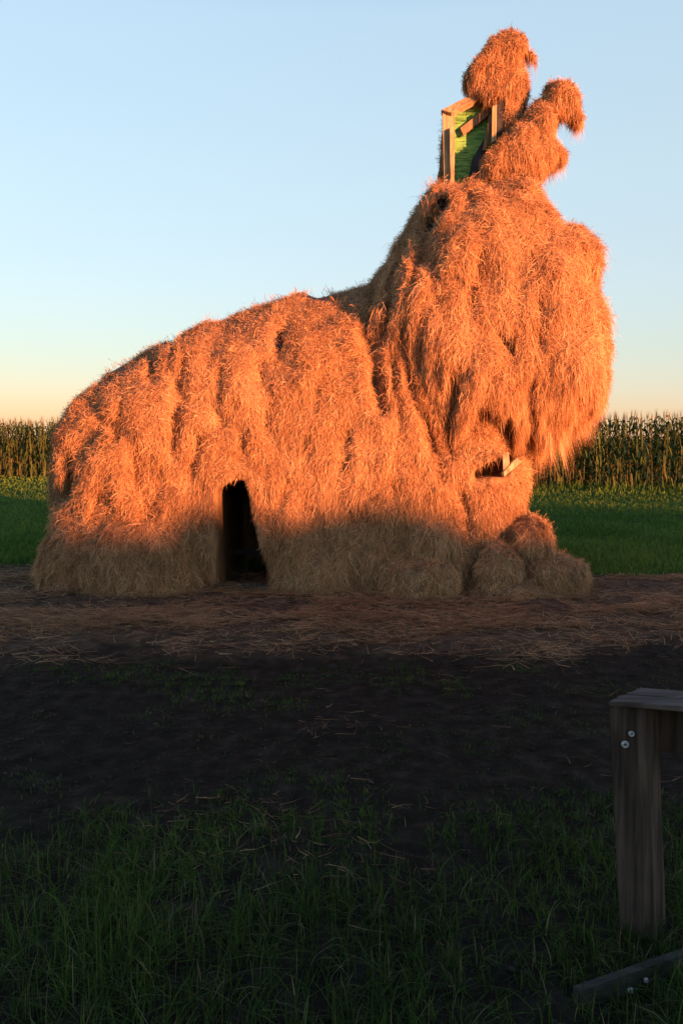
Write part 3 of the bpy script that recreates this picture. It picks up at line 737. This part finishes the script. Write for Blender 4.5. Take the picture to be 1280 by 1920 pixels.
# clods of soil: small broken lumps
def clods(n, seed):
    p, rg = scatter(n, -3.2, 3.2, 1.9, 6.2, lambda x, y: (1 - 0.9 * hay_mask(x, y)) * (0.2 + 0.8 * smooth(-0.3, 0.4, fbm(x * 2, y * 2, x * 0, 74))), seed)
    base = np.array([[1, 0, 0], [-1, 0, 0], [0, 1, 0], [0, -1, 0], [0, 0, 1], [0, 0, -0.6]], float)
    tri = np.array([[0, 2, 4], [2, 1, 4], [1, 3, 4], [3, 0, 4], [2, 0, 5], [1, 2, 5], [3, 1, 5], [0, 3, 5]])
    r = 0.004 + 0.014 * rg.random(n) ** 3
    V = base[None] * r[:, None, None] * (0.6 + 0.8 * rg.random((n, 6, 1)))
    a = rg.random(n) * 6.28; c, q = np.cos(a)[:, None], np.sin(a)[:, None]
    V = np.stack([c * V[:, :, 0] - q * V[:, :, 1] + p[:, :1], q * V[:, :, 0] + c * V[:, :, 1] + p[:, 1:], V[:, :, 2] * 0.7 + (ground_z(p[:, 0], p[:, 1]) + r * 0.15)[:, None]], -1)
    L = (np.arange(n)[:, None] * 6 + tri.ravel()[None]).ravel()
    return mesh_np('soil_clods', V.reshape(-1, 3), L, np.arange(n * 8) * 3, np.full(n * 8, 3), M_soil, False)
M_soil = noise_mat('dark crumbly soil', [(0.35, (0.012, 0.010, 0.008)), (0.7, (0.042, 0.032, 0.024))], freq=11, bump=0.5, bdist=0.01)
tag(obj('soil_clods', clods(3800, 12)), 'dark crumbs and clods lying on the bare soil', 'soil clods', kind='stuff')
# ------------------------------------------------------------------ grass
def blades(name, p, rg, H, width, m, lean=0.5, K=4):
    n = len(p); a = rg.random(n) * 6.283
    d = np.stack([np.cos(a), np.sin(a)], -1); ln = lean * rg.random(n) ** 1.2
    z0 = ground_z(p[:, 0], p[:, 1]) - 0.005
    P = np.empty((n, K, 3))
    for j in range(K):
        t = j / (K - 1)
        P[:, j, :2] = p + d * (H * ln * t ** 1.8)[:, None]; P[:, j, 2] = z0 + H * t * (1 - 0.5 * ln * t)
    wa = rg.random(n) * 6.283
    W = np.stack([np.cos(wa), np.sin(wa), 0 * wa], -1)
    W = nrm(W - 0.3 * np.stack([d[:, 0], d[:, 1], 0 * wa], -1))
    return P, W
p, rg = scatter(50000, -2.6, 2.6, 1.4, 5.6, lambda x, y: grass_mask(x, y) * (np.abs(x) < 0.5 * y + 0.7), 8)
# pull blades together into tufts
tc_ = np.round(p * 9) / 9 + 0.04 * np.stack([fbm(np.round(p[:, 0] * 9) * 1.7, np.round(p[:, 1] * 9) * 1.7, p[:, 0] * 0, 5), fbm(np.round(p[:, 0] * 9) * 1.3, np.round(p[:, 1] * 9) * 1.9, p[:, 0] * 0, 6)], -1)
pull = 0.55 * rg.random(len(p))[:, None]; p = p * (1 - pull) + tc_ * pull
tall = smooth(3.6, 2.2, p[:, 1])
H = (0.035 + 0.125 * tall) * (0.4 + 1.0 * rg.random(len(p)) ** 1.5) * (0.8 + 0.5 * fbm(p[:, 0] * 2, p[:, 1] * 2, p[:, 0] * 0, 91))
H = H * (1 - 0.5 * smooth(0.55, 0.75, p[:, 0]) * smooth(2.05, 2.15, p[:, 1]) * smooth(2.9, 2.5, p[:, 1]))
P, W = blades('grass', p, rg, H, None, M_grass, 1.5)
tone = np.clip(0.45 + 0.2 * rg.normal(size=len(p)) + 0.35 * fbm(p[:, 0] * 1.5, p[:, 1] * 1.5, p[:, 0] * 0, 93), 0, 0.88)
dry = rg.random(len(p)) < 0.09; tone[dry] = 0.9 + 0.1 * rg.random(dry.sum())
tag(obj('grass', ribbons('grass', P, W, (0.002 + 0.0024 * rg.random(len(p))), tone, M_grass)), 'dark rough grass tufts growing on the bare soil near the trestle', 'grass', kind='stuff')
# the mown lawn beyond the sculpture
rg = np.random.default_rng(9); n = 92000
y = 1 / (1 / 34 + (1 / 8.7 - 1 / 34) * rg.random(n)); x = (rg.random(n) - 0.5) * 2 * (0.48 * y + 1.2)
edge_y = A0[1] + (x - A0[0]) * (A1[1] - A0[1]) / (A1[0] - A0[0])
ok = (y < edge_y + 0.4) & (rg.random(n) < lawn_mask(x, y)); x, y, edge_y = x[ok], y[ok], edge_y[ok]; n = len(x)
p = np.stack([x, y], -1)
weeds = smooth(3.2, 0.5, edge_y - y) * smooth(-3, 5, x)
H = (0.05 + 0.05 * rg.random(n)) * (1 + 0.5 * fbm(x * 1.5, y * 1.5, x * 0, 95)) + weeds * 0.38 * rg.random(n) ** 1.5
P, W = blades('lawn', p, rg, H, None, M_lawn, 0.8, 3)
tone = np.clip(0.45 + 0.2 * rg.normal(size=n) + 0.5 * fbm(x * 0.7, y * 0.7, x * 0, 97) - 0.2 * weeds, 0, 1)
tag(obj('lawn', ribbons('lawn', P, W, (0.006 + 0.0012 * y) * (0.6 + 0.8 * rg.random(n)), tone, M_lawn)), 'mown green grass between the hay sculpture and the maize', 'lawn', kind='stuff')

# ------------------------------------------------------------------ the wooden trestle
tb = at(1202, 1790, 2.3)
tr = empty('wooden_trestle', (tb[0], 2.3, 0)); tag(tr, 'rough weathered wooden trestle with plank top and screwed leg', 'trestle')
YL = 2.30
A_, B_, C_ = (1140, 1318, 2.335, 1160), (1212, 1325, 2.29, 1228), (1231, 1322, 2.36, 1248)
top = [at(q[0], q[1], q[2]) for q in (A_, B_, C_)]; bot = [at(q[3], 1805, q[2]) for q in (A_, B_, C_)]
zt = max(t_[2] for t_ in top)
for t_ in top: t_[2] = zt
for t_ in bot: t_[2] = -0.03
top.append(top[0] + top[2] - top[1]); bot.append(bot[0] + bot[2] - bot[1])
me = bpy.data.meshes.new('leg')
me.from_pydata([tuple(v) for v in top + bot], [], [(0, 1, 2, 3), (7, 6, 5, 4), (0, 4, 5, 1), (1, 5, 6, 2), (2, 6, 7, 3), (3, 7, 4, 0)])
import bmesh
bm = bmesh.new(); bm.from_mesh(me); bmesh.ops.recalc_face_normals(bm, faces=bm.faces)
bmesh.ops.bevel(bm, geom=list(bm.edges), offset=0.004, segments=2, affect='EDGES'); bm.to_mesh(me); bm.free()
leg = obj('leg', me, tr, M_post)
# screw heads
def screw(px, py, Y, r, parent):
    import bmesh
    c = at(px, py, Y); bm = bmesh.new(); s = 16
    prof = [(0.0, -0.0005), (0.30, -0.0005), (0.36, 0.0035), (0.8, 0.004), (1.0, 0.002), (1.0, -0.004)]
    rings = []
    for rr, dd in prof:
        if rr == 0: rings.append([bm.verts.new((c[0], c[1] - dd, c[2]))]); continue
        rings.append([bm.verts.new((c[0] + r * rr * math.cos(a), c[1] - dd, c[2] + r * rr * math.sin(a))) for a in [i * 2 * math.pi / s for i in range(s)]])
    for a, b_ in zip(rings[:-1], rings[1:]):
        for i in range(s):
            if len(a) == 1: f = bm.faces.new((a[0], b_[i], b_[(i + 1) % s])); f.material_index = 1
            else:
                f = bm.faces.new((a[i], b_[i], b_[(i + 1) % s], a[(i + 1) % s])); f.material_index = 0
    bmesh.ops.recalc_face_normals(bm, faces=bm.faces)
    me = bpy.data.meshes.new('screw'); bm.to_mesh(me); bm.free(); me.materials.append(M_steel); me.materials.append(M_hole)
    return obj('screw', me, parent)
screw(1171, 1396, 2.309, 0.0115, leg); screw(1183, 1376, 2.301, 0.009, leg)
# plank top: a slab running off to the side
z1 = zt + 0.001
x0 = at(1142, 1318, YL)[0] - 0.004
def slab(name, x0, x1, y0, y1, z0, z1, m, parent, skew=0.0, bevel=0.005):
    c = [(x0, y0, z1), (x1, y0 + skew, z1), (x1, y1 + skew, z1), (x0, y1, z1)]
    return board(name, c, z1 - z0, m, parent, bevel)
def at_z(px, py, z):
    d = at(px, py, 1.0) - [0, 0, CAM_H]; return d * (z - CAM_H) / d[2] + [0, 0, CAM_H]
zp = zt + 0.017
FL, FR, BL = at_z(1140, 1314, zp), at_z(1300, 1327, zp), at_z(1200, 1289, zp)
along = (FR - FL) / np.linalg.norm(FR - FL) * 0.95; deep = BL - FL
for u, v in ((0.0, 0.48), (0.51, 1.0)):
    board('top_plank', [FL + deep * u, FL + deep * u + along, FL + deep * v + along, FL + deep * v], 0.016, M_plank, tr, 0.003)
A1_, down = FL + deep * 0.80 + along * 0.065, np.array([0, 0, -1.0])
A1_[2] = zt; 
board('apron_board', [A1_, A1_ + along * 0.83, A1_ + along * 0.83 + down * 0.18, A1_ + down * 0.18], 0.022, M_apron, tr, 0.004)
leg2 = bpy.data.objects.new('leg', me); COL.objects.link(leg2); leg2.parent = tr
leg2.location = leg.location + Vector(along * 0.90); leg2.location.z = leg.location.z
f0, f1 = at(1086, 1862, 2.02), at(1330, 1776, 2.20)
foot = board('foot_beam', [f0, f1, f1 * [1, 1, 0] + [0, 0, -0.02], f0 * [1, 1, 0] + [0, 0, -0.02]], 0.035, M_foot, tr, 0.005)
screw(1181, 1857, 2.075, 0.0085, foot); screw(1210, 1838, 2.10, 0.007, foot)
